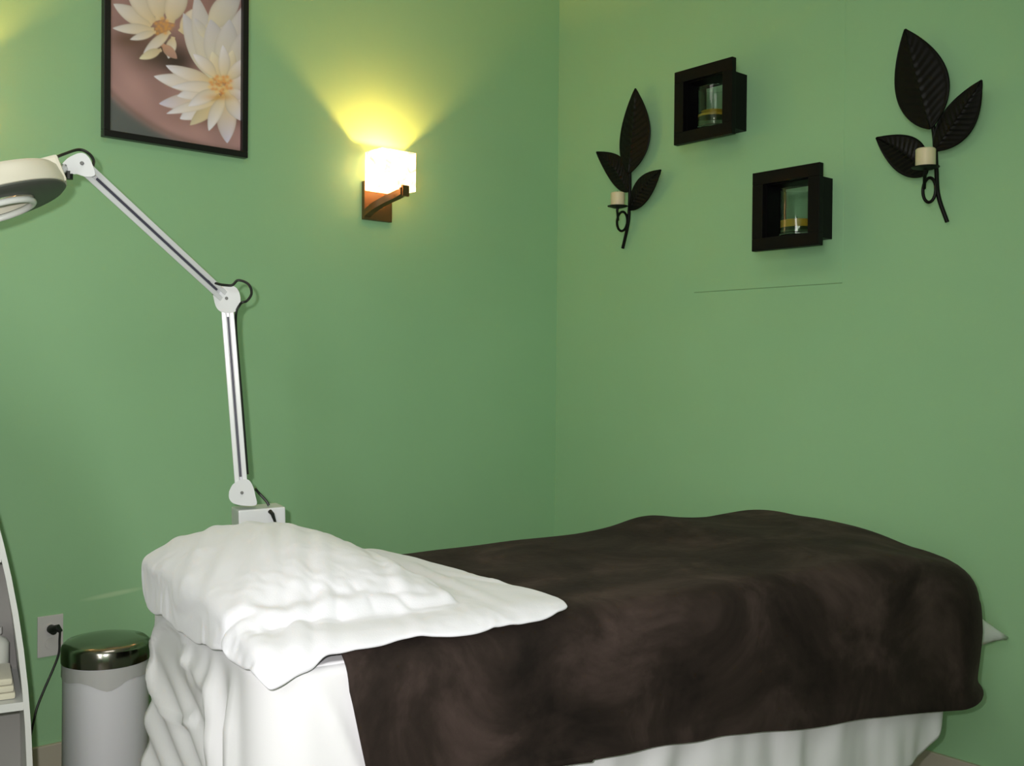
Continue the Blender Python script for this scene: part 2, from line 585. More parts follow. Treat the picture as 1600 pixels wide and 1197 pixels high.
# loose corner of the sheet sticking out past the foot of the bed
flap = []
for i in range(9):
    u = i / 8
    row = []
    for j in range(7):
        v = j / 6
        a = Vector((LEN - 0.03, 0.16 - 0.06 * v, 0.74 - 0.22 * v))
        bq = Vector((LEN + 0.25, 0.11 - 0.01 * v, 0.535 - 0.012 * v))
        p = a.lerp(bq, u); p.z += 0.004 * sin(v * 7) * u; p.y += 0.01 * sin(v * 5 + u * 3)
        row.append(B(p.x, p.y, p.z))
    flap.append(row)
grid_mesh(bm, flap)
sheet = obj('table_sheet', bm, M['sheet'], smooth='cloth')
tag(sheet, 'white cotton sheet hanging in folds round the massage table, bunched at the head end', 'sheet')
solidify(sheet, 0.002)


# ---- brown plush blanket
def blanket():
    S0 = 0.13
    off, R = 0.030, 0.22
    x1, y0, y1 = LEN + off + 0.042, -off, WID + off
    r = R
    P = []          # (s, t, ns, nt, side) U from head-near round foot to head-far

    def line(ax, ay, bx, by, nx, ny, sd, step=0.014):
        n = max(2, int(sqrt((bx - ax) ** 2 + (by - ay) ** 2) / step))
        for k in range(n):
            u = k / n; P.append((ax + (bx - ax) * u, ay + (by - ay) * u, nx, ny, sd))

    def arc(cx, cy, a0, a1, sd):
        n = 22
        for k in range(n):
            a = a0 + (a1 - a0) * k / n; P.append((cx + r * cos(a), cy + r * sin(a), cos(a), sin(a), sd))
    line(S0, y0, x1 - r, y0, 0, -1, 0); arc(x1 - r, y0 + r, -pi / 2, 0, 1)
    line(x1, y0 + r, x1, y1 - r, 1, 0, 2); arc(x1 - r, y1 - r, 0, pi / 2, 3)
    line(x1 - r, y1, S0, y1, 0, 1, 4); P.append((S0, y1, 0, 1, 4))
    yc = (y0 + y1) / 2; xe = x1 - (y1 - y0) / 2
    ers = [0.075 + 0.10 * max(p[2], 0) ** 1.5 for p in P]       # rounding of the top edge
    rows = []
    NK = 26
    for k in range(NK + 1):
        f = k / NK
        row = []
        for (s, t, ns, nt_, sd), er in zip(P, ers):
            sp = Vector((min(s, xe), yc)); pe = Vector((s - ns * er, t - nt_ * er))
            if s > xe and abs(nt_) < 0.999 or s > xe: pass
            q = sp.lerp(pe, f)
            row.append(B(q.x, q.y, top_z(q.x, q.y) + 0.004))
        rows.append(row)
    for k in range(1, 11):
        a = k / 10 * pi / 2
        row = []
        for (s, t, ns, nt_, sd), er in zip(P, ers):
            e = er * (1 - sin(a)); zz = top_z(s - ns * er, t - nt_ * er) + 0.004 - er * (1 - cos(a)) * 0.9
            row.append(B(s - ns * e, t - nt_ * e, zz))
        rows.append(row)
    zt = [None] * len(P)
    for j, (s, t, ns, nt_, sd) in enumerate(P):
        er = ers[j]
        zt[j] = top_z(s - ns * er, t - nt_ * er) + 0.004 - er * 0.9
    NH = 30
    for k in range(1, NH + 5):
        row = []
        for j, (s, t, ns, nt_, sd) in enumerate(P):
            if sd == 0: hem = lerp_table([(0.15, 0.42), (0.30, 0.50), (0.5, 0.545), (0.75, 0.530), (0.9, 0.522), (1.3, 0.482), (1.86, 0.43)], s)
            elif sd == 1: hem = 0.435
            elif sd == 2: hem = 0.44
            else: hem = 0.50
            fz = min(k / NH, 1)
            z = zt[j] + (hem - zt[j]) * fz
            hh = zt[j] - z
            am = min(hh / 0.2, 1)
            d = 0.013 * am * fb(s * 5.5, t * 5.5 + 3, z * 1.2) + 0.004 * am * fb(s * 14, t * 14, z * 5)
            d += 0.004 * max(-nt_, 0)
            if sd < 4: d += max(ns, 0) ** 0.7 * (0.012 * min(hh / 0.08, 1) - 0.040 * (hh / 0.3) ** 1.5)
            s_in = 0.0
            if sd == 0 and s < 0.5:         # the open edge runs down slanting a little towards the foot
                s_in = 0.22 * hh * max(0, 1 - (s - S0) / 0.37)
            # rolled hem
            hz = z - hem
            if hz < 0.028: d += 0.006
            if k > NH:
                a = (k - NH) / 4
                d += 0.004 - 0.012 * a
                z += 0.006 * a
            if sd == 1: d += 0.016 * exp(-((z - hem - 0.01) / 0.022) ** 2) * sin(min(max(atan2(nt_, ns) + pi / 2, 0), pi / 2) * 2)
            row.append(B(s + ns * d + s_in, t + nt_ * d, z))
        rows.append(row)
    bm = bmesh.new(); grid_mesh(bm, rows)
    bmesh.ops.remove_doubles(bm, verts=bm.verts, dist=0.0003)
    o = obj('plush_blanket', bm, M['plush'], smooth='cloth')
    md = o.modifiers.new('smooth', 'SMOOTH'); md.factor = 0.5; md.iterations = 4
    solidify(o, 0.006)
    return o


bl = blanket()
tag(bl, 'dark brown plush blanket spread over the massage table and hanging down its sides', 'blanket')

# ---- pillow under the white flannel
PC = (0.178, 0.455); PH = (0.20, 0.335)


def pillow_h(s, t):
    a, c = abs((s - PC[0]) / PH[0]), abs((t - PC[1]) / PH[1])
    if a >= 1 or c >= 1: return 0.0
    return ((1 - a ** 2.1) ** 0.8) * ((1 - c ** 3.0) ** 0.7)


PT = 0.112
bm = bmesh.new()
n = 26
prow = []
for sgn in (1, -1):
    G = []
    for i in range(n + 1):
        row = []
        for j in range(n + 1):
            s = PC[0] + PH[0] * sin((i / n - .5) * pi); t = PC[1] + PH[1] * sin((j / n - .5) * pi)
            h = pillow_h(s, t)
            a_, c_ = (s - PC[0]) / PH[0], (t - PC[1]) / PH[1]
            s = PC[0] + PH[0] * 0.95 * a_ * (1 - 0.16 * abs(c_) ** 4); t = PC[1] + PH[1] * 0.92 * c_ * (1 - 0.10 * abs(a_) ** 4)
            z = 0.833 + (PT - 0.035) * h * (1 + 0.05 * fb(s * 7, t * 7, 1)) if sgn > 0 else 0.833 - 0.022 * h
            row.append(B(s, t, z))
        G.append(row)
    grid_mesh(bm, G)
bmesh.ops.remove_doubles(bm, verts=bm.verts, dist=0.0005)
pil = obj('pillow', bm, M['pillow'], smooth='cloth')
tag(pil, 'plump white pillow hidden under the white flannel at the head of the bed', 'pillow')


# ---- white flannel draped over pillow and head end
def drape_z(s, t):
    """soft tent over pillow and bed"""
    base = top_z(max(s, 0.14), min(max(t, 0), WID)) + 0.010 - 0.010 * max(0, 1 - max(t, 0) / 0.08)
    # cloth does not follow the pillow edge exactly: it bridges down with a soft slope
    a = (s - PC[0]) / (PH[0] + 0.02); c = (t - PC[1]) / (PH[1] + 0.02)
    if a > 0: a = (s - PC[0]) / (PH[0] + 0.16)
    if c < 0: c = (t - PC[1]) / (PH[1] + 0.08)
    rr = (abs(a) ** 2.6 + abs(c) ** 2.6) ** (1 / 2.6)
    bumpf = 0.5 + 0.5 * cos(min(rr, 1.0) * pi) if rr < 1 else 0
    tent = base + 0.108 * bumpf ** 0.62
    return max(tent, 0.838 + (PT - 0.035) * pillow_h(s, t) * 1.05 if pillow_h(s, t) > 0 else 0, base)


def flannel():
    """the cover is dropped as cloth over the made bed and the pillow, then kept as a plain mesh"""
    def ground(s_, t_):
        er = 0.075; off = 0.030
        z = top_z(min(max(s_, 0.02), 1.2), min(max(t_, er - off), WID - er + off)) + 0.008
        for d in (t_ + off, WID + off - t_):
            if d < er: z -= 0.9 * (er - sqrt(max(0, er * er - (er - max(d, 0)) ** 2)))
        if s_ < 0.0: z -= 0.05
        ph = pillow_h(s_, t_)
        if ph > 0: z = max(z, 0.836 + (PT - 0.035) * ph)
        return z
    bm = bmesh.new(); rows = []
    S = [-0.012] + [0.0 + 0.016 * k for k in range(56)]
    T = [-0.030 + (WID + 0.06) * k / 46 for k in range(47)]
    for s_ in S: rows.append([B(s_, t_, ground(s_, t_)) for t_ in T])
    V = grid_mesh(bm, rows)
    edge = V[0] + [r_[-1] for r_ in V[1:]]
    for line in (V[0], [r_[0] for r_ in V], [r_[-1] for r_ in V]):
        low = [bm.verts.new((v.co.x, v.co.y, 0.45)) for v in line]
        for k in range(len(line) - 1):
            bm.faces.new((line[k], line[k + 1], low[k + 1], low[k]))
    bmesh.ops.recalc_face_normals(bm, faces=bm.faces)
    ct_ = bm.faces[10]
    if sum(f.normal.z for f in bm.faces) < 0:
        bmesh.ops.reverse_faces(bm, faces=bm.faces)
    me = bpy.data.meshes.new('tmp_ground'); bm.to_mesh(me); bm.free()
    gr = bpy.data.objects.new('tmp_ground', me); col.objects.link(gr)
    gr.modifiers.new('c', 'COLLISION')
    gr.collision.thickness_outer = 0.006; gr.collision.cloth_friction = 30; gr.collision.damping = 0.5
    # cloth laid out a little above, slightly askew as on the photograph
    NU, NV = 78, 84
    cor = {(0, 0): (0.572, 0.030), (0, 1): (0.495, 0.715), (1, 0): (0.012, -0.016), (1, 1): (-0.105, 0.655)}
    near = lambda u: lerp_table([(0.0, 0.0), (0.35, 0.004), (0.60, 0.030), (0.70, 0.028), (0.80, 0.030), (0.90, 0.012), (1.0, 0.0)], u)
    rows = []
    for i in range(NU + 1):
        u = i / NU; row = []
        for j in range(NV + 1):
            v = j / NV
            p = [(1 - u) * (1 - v) * cor[0, 0][q] + (1 - u) * v * cor[0, 1][q] + u * (1 - v) * cor[1, 0][q] + u * v * cor[1, 1][q] for q in (0, 1)]
            p[1] += near(u) * (1 - v); p[0] -= 0.035 * u ** 3 * sin(pi * min(v * 1.3, 1))
            cn_ = (abs(2 * u - 1) ** 9) * (abs(2 * v - 1) ** 9) * (0.012 if v < .5 else 0.032)
            p[0] += cn_ * (1 if u > .5 else -1); p[1] += cn_ * (1 if v < .5 else -1)
            zz = ground(min(max(p[0], 0.0), 0.85), min(max(p[1], 0.0), WID)) + 0.035 + 0.016 * sin(p[1] * 30 + 22 * p[0] + 2.0 * fb(p[0] * 4, p[1] * 4, 1)) * (0.6 + 0.4 * fb(p[0] * 5, p[1] * 5, 7))
            row.append(B(p[0], p[1], zz))
        rows.append(row)
    bm = bmesh.new(); grid_mesh(bm, rows)
    me = bpy.data.meshes.new('tmp_cloth'); bm.to_mesh(me); bm.free()
    cl = bpy.data.objects.new('tmp_cloth', me); col.objects.link(cl)
    md = cl.modifiers.new('cloth', 'CLOTH'); st = md.settings
    st.quality = 8; st.mass = 0.25; st.tension_stiffness = 40; st.compression_stiffness = 40; st.shear_stiffness = 12
    st.bending_stiffness = 0.12; st.air_damping = 2.0; st.shrink_min = -0.10
    md.collision_settings.collision_quality = 3; md.collision_settings.distance_min = 0.003
    md.collision_settings.use_self_collision = False
    md.point_cache.frame_start = 1; md.point_cache.frame_end = SIMF
    for f in range(1, SIMF + 1):
        scene.frame_set(f)
    dg = bpy.context.evaluated_depsgraph_get()
    me2 = bpy.data.meshes.new_from_object(cl.evaluated_get(dg))
    me2.name = 'flannel_cover'
    bpy.data.objects.remove(cl); bpy.data.objects.remove(gr)
    # long soft creases pressed into the cloth: (photograph start, end, height, depth, width)
    CR = [((452, 850), (472, 1000), .88, .009, .013), ((498, 868), (508, 990), .87, .008, .012), ((548, 852), (650, 965), .86, .009, .014),
          ((605, 866), (765, 958), .83, .008, .014), ((400, 826), (318, 930), .90, .008, .014), ((350, 820), (280, 915), .90, .008, .013),
          ((432, 832), (372, 950), .90, .007, .013), ((690, 905), (862, 958), .81, .005, .010), ((520, 838), (560, 880), .89, .006, .016),
          ((300, 822), (262, 890), .88, .007, .012), ((640, 880), (700, 980), .82, .006, .012), ((410, 880), (440, 985), .86, .007, .011)]
    segs = []
    for a_, b_, zz, am, w in CR:
        q = []
        for (x_, y_), z_ in ((a_, zz), (b_, zz - 0.03)):
            d_ = ray(x_, y_); pp_ = CAM + d_ * ((z_ - CAM.z) / d_.z); dd = pp_ - BN
            q.append(Vector((dd.dot(BA), dd.dot(BB))))
        segs.append((q[0], q[1], am, w))
    for v in me2.vertices:
        dd = v.co - BN; p2 = Vector((dd.dot(BA), dd.dot(BB)))
        h = 0.0
        for a_, b_, am, w in segs:
            ab = b_ - a_; k = (p2 - a_).dot(ab) / ab.length_squared
            if -0.15 < k < 1.15:
                dist = (p2 - a_).x * ab.y / ab.length - (p2 - a_).y * ab.x / ab.length
                fade = sin(pi * min(max((k + 0.15) / 1.3, 0), 1)) ** 0.7
                h += 0.8 * am * fade * (exp(-(dist / w) ** 2) - 0.55 * exp(-((dist - 1.5 * w) / w) ** 2))
        h += 0.0025 * fb(p2.x * 22, p2.y * 14, 3)
        v.co.z += max(h, -0.004) + 0.002
    scene.frame_set(1)
    o = obj('flannel_cover', me2, M['towel'], smooth='cloth')
    md = o.modifiers.new('smooth', 'SMOOTH'); md.factor = 0.5; md.iterations = 2
    solidify(o, 0.007, 1.0)
    md = o.modifiers.new('fine', 'SUBSURF'); md.levels = 1; md.render_levels = 1
    return o


SIMF = 40
fl = flannel()
tag(fl, 'soft white flannel cover draped over the pillow at the head of the bed', 'flannel cover')

# ------------------------------------------------------------------ lotus print in black frame
import numpy as np
pc = [on_left(152, 217), on_left(377, 245), on_left(388, 0), on_left(163, 0)]
px0 = (pc[0].x + pc[3].x) / 2; px1 = (pc[1].x + pc[2].x) / 2; pz0 = (pc[0].z + pc[1].z) / 2
PW = px1 - px0
PZH = 0.565            # most of the picture, its top just under the ceiling line
art = thing('framed_picture', 'black framed print of cream lotus flowers floating in a round pink bowl', 'picture', ((px0 + px1) / 2, 0, pz0))
fwid = 0.021; fd = 0.028
bm = bmesh.new()
x0, x1, z0, z1 = px0, px1, pz0, pz0 + PZH
for lo, hi in (((x0, -fd, z0), (x1, -0.001, z0 + fwid)), ((x0, -fd, z1 - fwid), (x1, -0.001, z1)),
               ((x0, -fd, z0 + fwid), (x0 + fwid, -0.001, z1 - fwid)), ((x1 - fwid, -fd, z0 + fwid), (x1, -0.001, z1 - fwid))):
    box(bm, lo, hi, bevel=0.002)
obj('frame', bm, M['black_frame'], art)


def paint_print(w, h):
    """colours of the printed sheet; pixel frame: x right, y down, origin top left; one unit = one photograph pixel near the visible part"""
    sc = w / 206.0
    yy, xx = np.mgrid[0:h, 0:w].astype(float)
    xx /= sc; yy /= sc
    H_ = h / sc
    y0 = H_ - 228.0         # photograph y of the sheet's top
    X = xx + 170.0; Y = yy + y0
    # the artwork is laid out in the frame's own plane, measured from the photograph
    wx = xs0 + (xs1 - xs0) * (np.arange(w) / (w - 1)); wz = zs1 - (zs1 - zs0) * (np.arange(h) / (h - 1))
    WX, WZ = np.meshgrid(wx, wz)
    dxx, dyy, dzz = WX - CAM.x, -0.012 - CAM.y, WZ - CAM.z
    zc = dxx * FW.x + dyy * FW.y + dzz * FW.z
    X = 800 + FPX * (dxx * XA.x + dyy * XA.y + dzz * XA.z) / zc
    Y = 598.5 - FPX * (dxx * YA.x + dyy * YA.y + dzz * YA.z) / zc
    X = X - (225 - Y) * 0.045 + 5
    img = np.zeros((h, w, 3))
    lin = lambda c: np.array([((v / 255) / 12.92 if v < 10 else ((v / 255 + .055) / 1.055) ** 2.4) for v in c])
    wob = 6 * np.sin(X * .05 + Y * .03) + 4 * np.sin(X * .11 - Y * .07)
    # backdrop grey-green, bowl pinkish with an edge running from left-middle to bottom-right
    cx, cy, R = 395.0, -72.0, 312.0
    d = np.sqrt((X - cx) ** 2 + ((Y - cy) * 1.0) ** 2)
    inside = 1 / (1 + np.exp((d - R) / 2.5))
    bowl = lin((166, 130, 120))[None, None] * (0.9 + 0.012 * wob[..., None])
    depth = np.clip((d - 215) / 60, 0, 1)[..., None]
    bowl = bowl * (0.80 + 0.25 * depth)
    rim = np.exp(-((d - R + 4) / 5) ** 2)[..., None]
    bowl = bowl * (1 - 0.55 * rim) + lin((150, 120, 105)) * 0.3 * rim
    back = lin((84, 88, 82))[None, None] * np.ones_like(bowl)
    back = back * (0.75 + 0.35 * np.clip((X - 160) * -0.004 + 1.0, 0, 1))[..., None]
    img = back * (1 - inside[..., None]) + bowl * inside[..., None]

    def shade_blob(x, y, rx, ry, c, a):
        nonlocal img
        g = np.exp(-(((X - x) / rx) ** 2 + ((Y - y) / ry) ** 2)) * a
        img = img * (1 - g[..., None]) + lin(c) * g[..., None]
    # darker water under the blooms
    shade_blob(245, 85, 42, 26, (74, 58, 44), 0.95)
    shade_blob(275, 95, 28, 20, (52, 42, 36), 0.9)
    shade_blob(205, 62, 40, 16, (92, 68, 50), 0.8)
    shade_blob(300, 22, 22, 20, (150, 105, 90), 0.7)
    shade_blob(345, 185, 60, 14, (110, 80, 66), 0.8)
    shade_blob(300, 170, 30, 12, (128, 96, 84), 0.5)

    def petal(bx, by, tx, ty, wd, c0, c1, edge=(150, 135, 110), bend=0.0):
        """petal from base (bx,by) to tip (tx,ty)"""
        nonlocal img
        dx, dy = tx - bx, ty - by; ln = math.hypot(dx, dy)
        ux, uy = dx / ln, dy / ln
        u = ((X - bx) * ux + (Y - by) * uy) / ln
        v = (-(X - bx) * uy + (Y - by) * ux)
        v = v - bend * ln * u * (1 - u)
        prof = wd * np.clip(np.sin(np.clip(u, 0, 1) ** 0.85 * pi), 0, 1) ** 0.75
        prof = np.where(u < 0.35, np.maximum(prof, wd * 0.45), prof)
        m_ = np.clip((prof - np.abs(v)) / 1.3, 0, 1) * (u > -0.02) * (u < 1.0)
        rel = np.clip(np.abs(v) / np.maximum(prof, .5), 0, 1)
        veins = 1 - 0.05 * np.sin(v * 1.6) ** 2
        side = 1 - 0.10 * np.clip(v / np.maximum(prof, .5), -1, 1)
        uu = np.clip(u, 0, 1)[..., None]
        c = lin(c0) * (1 - uu) + lin(c1) * uu
        c = c * (veins * side)[..., None]
        e = (rel ** 5)[..., None] * 0.55
        c = c * (1 - e) + lin(edge) * e
        img = img * (1 - m_[..., None]) + c * m_[..., None]

    cream, white, lilac, yel = (216, 208, 182), (216, 213, 212), (198, 192, 202), (208, 182, 126)
    # rear left bloom
    for bx, by, tx, ty, wd in ((232, 40, 172, 6, 13), (236, 34, 190, -30, 15), (246, 30, 232, -40, 17), (262, 34, 280, -30, 18),
                               (236, 46, 172, 44, 9), (240, 50, 200, 62, 7), (262, 50, 222, 84, 9), (268, 58, 262, 92, 9), (280, 50, 310, 10, 14)):
        petal(bx, by, tx, ty, wd, (204, 184, 140), (208, 204, 196))
    petal(250, 78, 216, 92, 8, (190, 170, 130), (214, 208, 170))
    petal(252, 70, 276, 92, 8, (180, 140, 110), (170, 134, 116))
    for k in range(16):
        a = k * 2.4; r_ = 4 + k * 0.8
        shade_blob(252 + r_ * cos(a), 42 + r_ * sin(a) * .8, 3.5, 3, (206, 150, 70), 0.75)
    # tall pale petals between the blooms
    for bx, by, tx, ty, wd in ((330, 120, 282, 20, 17), (330, 120, 300, -10, 18), (340, 110, 345, -20, 22), (350, 110, 385, 0, 20), (320, 60, 300, 28, 8), (325, 45, 370, -20, 20),
                               (345, 110, 325, 30, 20), (350, 112, 355, 30, 20), (360, 115, 388, 40, 18)):
        petal(bx, by, tx, ty, wd, (204, 194, 160), (192, 188, 188), (168, 160, 146))
    # front bloom
    for bx, by, tx, ty, wd, c1 in ((335, 135, 258, 102, 12, white), (335, 140, 240, 119, 14, white), (332, 128, 262, 106, 11, white),
                                   (330, 155, 250, 162, 14, lilac), (345, 152, 284, 186, 17, white), (345, 155, 300, 196, 12, (196, 184, 150)),
                                   (355, 155, 360, 224, 16, lilac), (350, 150, 395, 170, 14, white), (352, 140, 392, 120, 13, white),
                                   (345, 128, 330, 80, 13, cream), (352, 128, 362, 78, 13, cream), (342, 138, 278, 150, 13, white), (350, 145, 388, 150, 10, white)):
        petal(bx, by, tx, ty, wd, yel, c1, (160, 140, 110))
    for bx, by, tx, ty, wd in ((348, 140, 268, 136, 10), (340, 160, 262, 178, 9), (352, 150, 330, 205, 11), (356, 146, 384, 190, 12), (338, 120, 300, 84, 10), (350, 122, 346, 70, 10), (356, 124, 384, 90, 11), (343, 142, 296, 166, 11)):
        petal(bx, by, tx, ty, wd, (212, 190, 140), white, (150, 134, 112), 0.12)
    for k in range(34):
        a = k * 2.399; r_ = 2.2 * sqrt(k) * 1.5
        shade_blob(346 + r_ * cos(a), 132 + r_ * sin(a) * .75, 3.2, 2.6, ((214, 140, 60) if k % 3 else (222, 190, 120)), 0.8)
    shade_blob(345, 152, 22, 5, (190, 130, 40), 0.6)
    return img[:, :, :]


xs0, xs1, zs0, zs1 = x0 + fwid * 0.8, x1 - fwid * 0.8, z0 + fwid * 0.8, z1 - fwid * 0.8
gw, gh = 206, int(206 * (PZH - 2 * fwid) / (PW - 2 * fwid))
img = paint_print(gw, gh)
xs0, xs1, zs0, zs1 = x0 + fwid * 0.8, x1 - fwid * 0.8, z0 + fwid * 0.8, z1 - fwid * 0.8
verts = [(xs0 + (xs1 - xs0) * i / (gw - 1), -0.012, zs1 - (zs1 - zs0) * j / (gh - 1)) for j in range(gh) for i in range(gw)]
faces = [(j * gw + i, (j + 1) * gw + i, (j + 1) * gw + i + 1, j * gw + i + 1) for j in range(gh - 1) for i in range(gw - 1)]
me = bpy.data.meshes.new('print'); me.from_pydata(verts, [], faces); me.update()
ca = me.color_attributes.new('ink', 'FLOAT_COLOR', 'POINT')
flat = np.concatenate([np.clip(img.reshape(-1, 3), 0, 1), np.ones((gw * gh, 1))], 1).astype(np.float32)
ca.data.foreach_set('color', flat.ravel())
mp_ = mat('lotus_print', (0.5, 0.5, 0.5), 0.45)
nt, N, L, b = nodes(mp_)
at = N.new('ShaderNodeVertexColor'); at.layer_name = 'ink'
L.new(at.outputs[0], b.inputs['Base Color'])
INKMIX = N.new('ShaderNodeMix'); INKMIX.data_type = 'RGBA'; INKMIX.blend_type = 'MULTIPLY'; INKMIX.inputs['Factor'].default_value = 1.0
L.new(at.outputs[0], INKMIX.inputs['A']); INKMIX.inputs['B'].default_value = (1.32, 1.3, 1.55, 1)
L.new(INKMIX.outputs['Result'], b.inputs['Base Color'])
obj('print', me, mp_, art)


# ------------------------------------------------------------------ wall sconces
def make_sconce(cx, zc, label):
    """cx = centre of back plate, zc = its bottom"""
    r = thing('wall_sconce', label, 'wall lamp', (cx, 0, zc))
    w = 0.062; hgt = 0.142; dp = 0.018
    bm = bmesh.new(); box(bm, (cx - w, -dp, zc), (cx + w, -0.0005, zc + hgt), bevel=0.002)
    obj('back_plate', bm, M['bronze'], r)
    # curved arm sweeping out of the plate and across the front of the shade
    bm = bmesh.new()
    pts = [Vector((cx - 0.048, -0.016, zc + 0.022)), Vector((cx - 0.035, -0.05, zc + 0.045)), Vector((cx - 0.005, -0.085, zc + 0.070)),
           Vector((cx + 0.02, -0.115, zc + 0.087)), Vector((cx + 0.028, -0.142, zc + 0.098))]
    pts = spline(pts, 8)
    rows = []
    for i, p in enumerate(pts):
        hh = 0.013; ww = 0.014
        rows.append([p + Vector((-ww, 0, -hh)), p + Vector((ww, 0, -hh)), p + Vector((ww, 0, hh)), p + Vector((-ww, 0, hh))])
    V = grid_mesh(bm, rows, True); bm.faces.new(V[0][::-1]); bm.faces.new(V[-1])
    obj('arm', bm, M['bronze'], r)
    e = pts[-1]
    bm = bmesh.new(); box(bm, (e.x - 0.008, e.y - 0.006, e.z - 0.018), (e.x + 0.022, e.y + 0.006, e.z + 0.022), bevel=0.002)
    obj('end_cap', bm, M['bronze'], r)
    # open-topped box of alabaster glass
    sw, sd0, sd1, sz0, sz1 = 0.075, 0.024, 0.135, zc + 0.104, zc + 0.246
    sx = cx + 0.012
    bm = bmesh.new(); th = 0.006
    box(bm, (sx - sw, -sd1, sz0), (sx + sw, -sd1 + th, sz1))
    box(bm, (sx - sw, -sd0 - th, sz0), (sx + sw, -sd0, sz1))
    box(bm, (sx - sw, -sd1 + th, sz0), (sx - sw + th, -sd0 - th, sz1))
    box(bm, (sx + sw - th, -sd1 + th, sz0), (sx + sw, -sd0 - th, sz1))
    box(bm, (sx - sw + th, -sd1 + th, sz0), (sx + sw - th, -sd0 - th, sz0 + th))
    obj('glass_shade', bm, M['shade'], r)
    bx, by, bz_ = sx, -0.078, sz0 + 0.075
    bm = bmesh.new(); lathe(bm, [(0, -0.03), (0.009, -0.03), (0.011, -0.01), (0.016, 0.01), (0.015, 0.022), (0.006, 0.029), (0, 0.030)], (bx, by, bz_ - 0.038), seg=16)
    obj('bulb', bm, M['bulb'], r, True)
    bm = bmesh.new(); lathe(bm, [(0, -0.069), (0.012, -0.069), (0.012, -0.0685), (0, -0.0685)], (bx, by, bz_), seg=16)
    obj('socket', bm, M['steel'], r)
    lo = lamp('sconce_bulb_light', 'POINT', (bx, by, bz_ + 0.004), 15.0, (1.0, 0.48, 0.10), 0.010)
    lo.parent = r; lo.matrix_parent_inverse = r.matrix_basis.inverted()
    return r


p = on_left(591, 345, -0.018)
scx = p.x; szc = p.z
make_sconce(scx, szc, 'lit wall sconce with glowing glass shade on the wall right of the lotus picture')
make_sconce(2 * (px0 + px1) / 2 - scx, szc, 'lit wall sconce beyond the left side of the lotus picture')


# ------------------------------------------------------------------ display boxes on the right wall
def display_box(ya, yb, za, zb, lab):
    d, fr, ft, ins, th = 0.13, 0.043, 0.022, 0.033, 0.012
    r = thing('display_box', lab, 'wall box', (0, (ya + yb) / 2, za), 'square display boxes on the right wall')
    bm = bmesh.new()
    for lo, hi in (((-d, ya, za), (-d + ft, yb, za + fr)), ((-d, ya, zb - fr), (-d + ft, yb, zb)),
                   ((-d, ya, za + fr), (-d + ft, ya + fr, zb - fr)), ((-d, yb - fr, za + fr), (-d + ft, yb, zb - fr))):
        box(bm, lo, hi, bevel=0.0015)
    obj('front_frame', bm, M['espresso'], r)
    bm = bmesh.new(); y0, y1, z0, z1 = ya + ins, yb - ins, za + ins, zb - ins
    for lo, hi in (((-d + ft, y0, z0), (-0.001, y1, z0 + th)), ((-d + ft, y0, z1 - th), (-0.001, y1, z1)),
                   ((-d + ft, y0, z0 + th), (-0.001, y0 + th, z1 - th)), ((-d + ft, y1 - th, z0 + th), (-0.001, y1, z1 - th))):
        box(bm, lo, hi)
    obj('box_shelf', bm, M['espresso'], r)
    return z0 + th


zb1 = display_box(-1.027, -0.764, 2.102, 2.370, 'upper left square dark wood display box holding a glass of layered yellow wax')
zb2 = display_box(-1.380, -1.117, 1.680, 1.948, 'lower right square dark wood display box holding a taller glass vase')


def vase(y, z, h, rad, lab, liquid, wax0, wax1, wax_shape=0):
    r = thing('glass_vase', lab, 'vase', (-0.062, y, z), 'glass vases in the display boxes')
    z += 0.0005
    x = -0.064; th = 0.003
    bm = bmesh.new(); lathe(bm, [(0, 0), (rad - .002, 0), (rad, 0.002), (rad, h), (rad - th, h), (rad - th, 0.010), (0, 0.010)], (x, y, z), seg=48)
    obj('glass', bm, M['glass'], r, True)
    ri = rad - th - 0.0006
    bm = bmesh.new(); lathe(bm, [(0, 0.011), (ri, 0.011), (ri, wax0 - .0006), (0, wax0 - .0006)], (x, y, z), seg=48)
    obj('gel', bm, M['gel'], r, True)
    if wax_shape == 0:
        prof = [(0, wax0), (ri, wax0), (ri, wax1), (ri * 0.9, wax1 + .002), (ri * 0.5, wax1 - 0.003), (0, wax1 - .003)]
    else:
        prof = [(0, wax0), (ri, wax0), (ri, (wax0 + wax1) / 2 - .003), (ri * 0.65, (wax0 + wax1) / 2), (ri * 0.8, wax1), (0, wax1 + .003)]
    bm = bmesh.new(); lathe(bm, prof, (x, y, z), seg=48)
    obj('wax', bm, M['amber'], r, True)
    bm = bmesh.new(); lathe(bm, [(0, wax1 - .004), (0.0012, wax1 - .004), (0.001, wax1 + 0.014), (0, wax1 + 0.014)], (x, y, z), seg=8)
    obj('wick', bm, M['wick'], r)


vase(-0.893, zb1, 0.150, 0.058, 'short glass with yellow layered wax in the upper left display box', True, 0.044, 0.066, 1)
vase(-1.252, zb2, 0.158, 0.058, 'tall clear glass vase with a low amber wax layer in the lower right display box', True, 0.028, 0.052)


# ------------------------------------------------------------------ leaf candle sconces
def RW(px, py, off):        # photograph point at distance off in front of the right wall
    return on_right(px, py, -off)


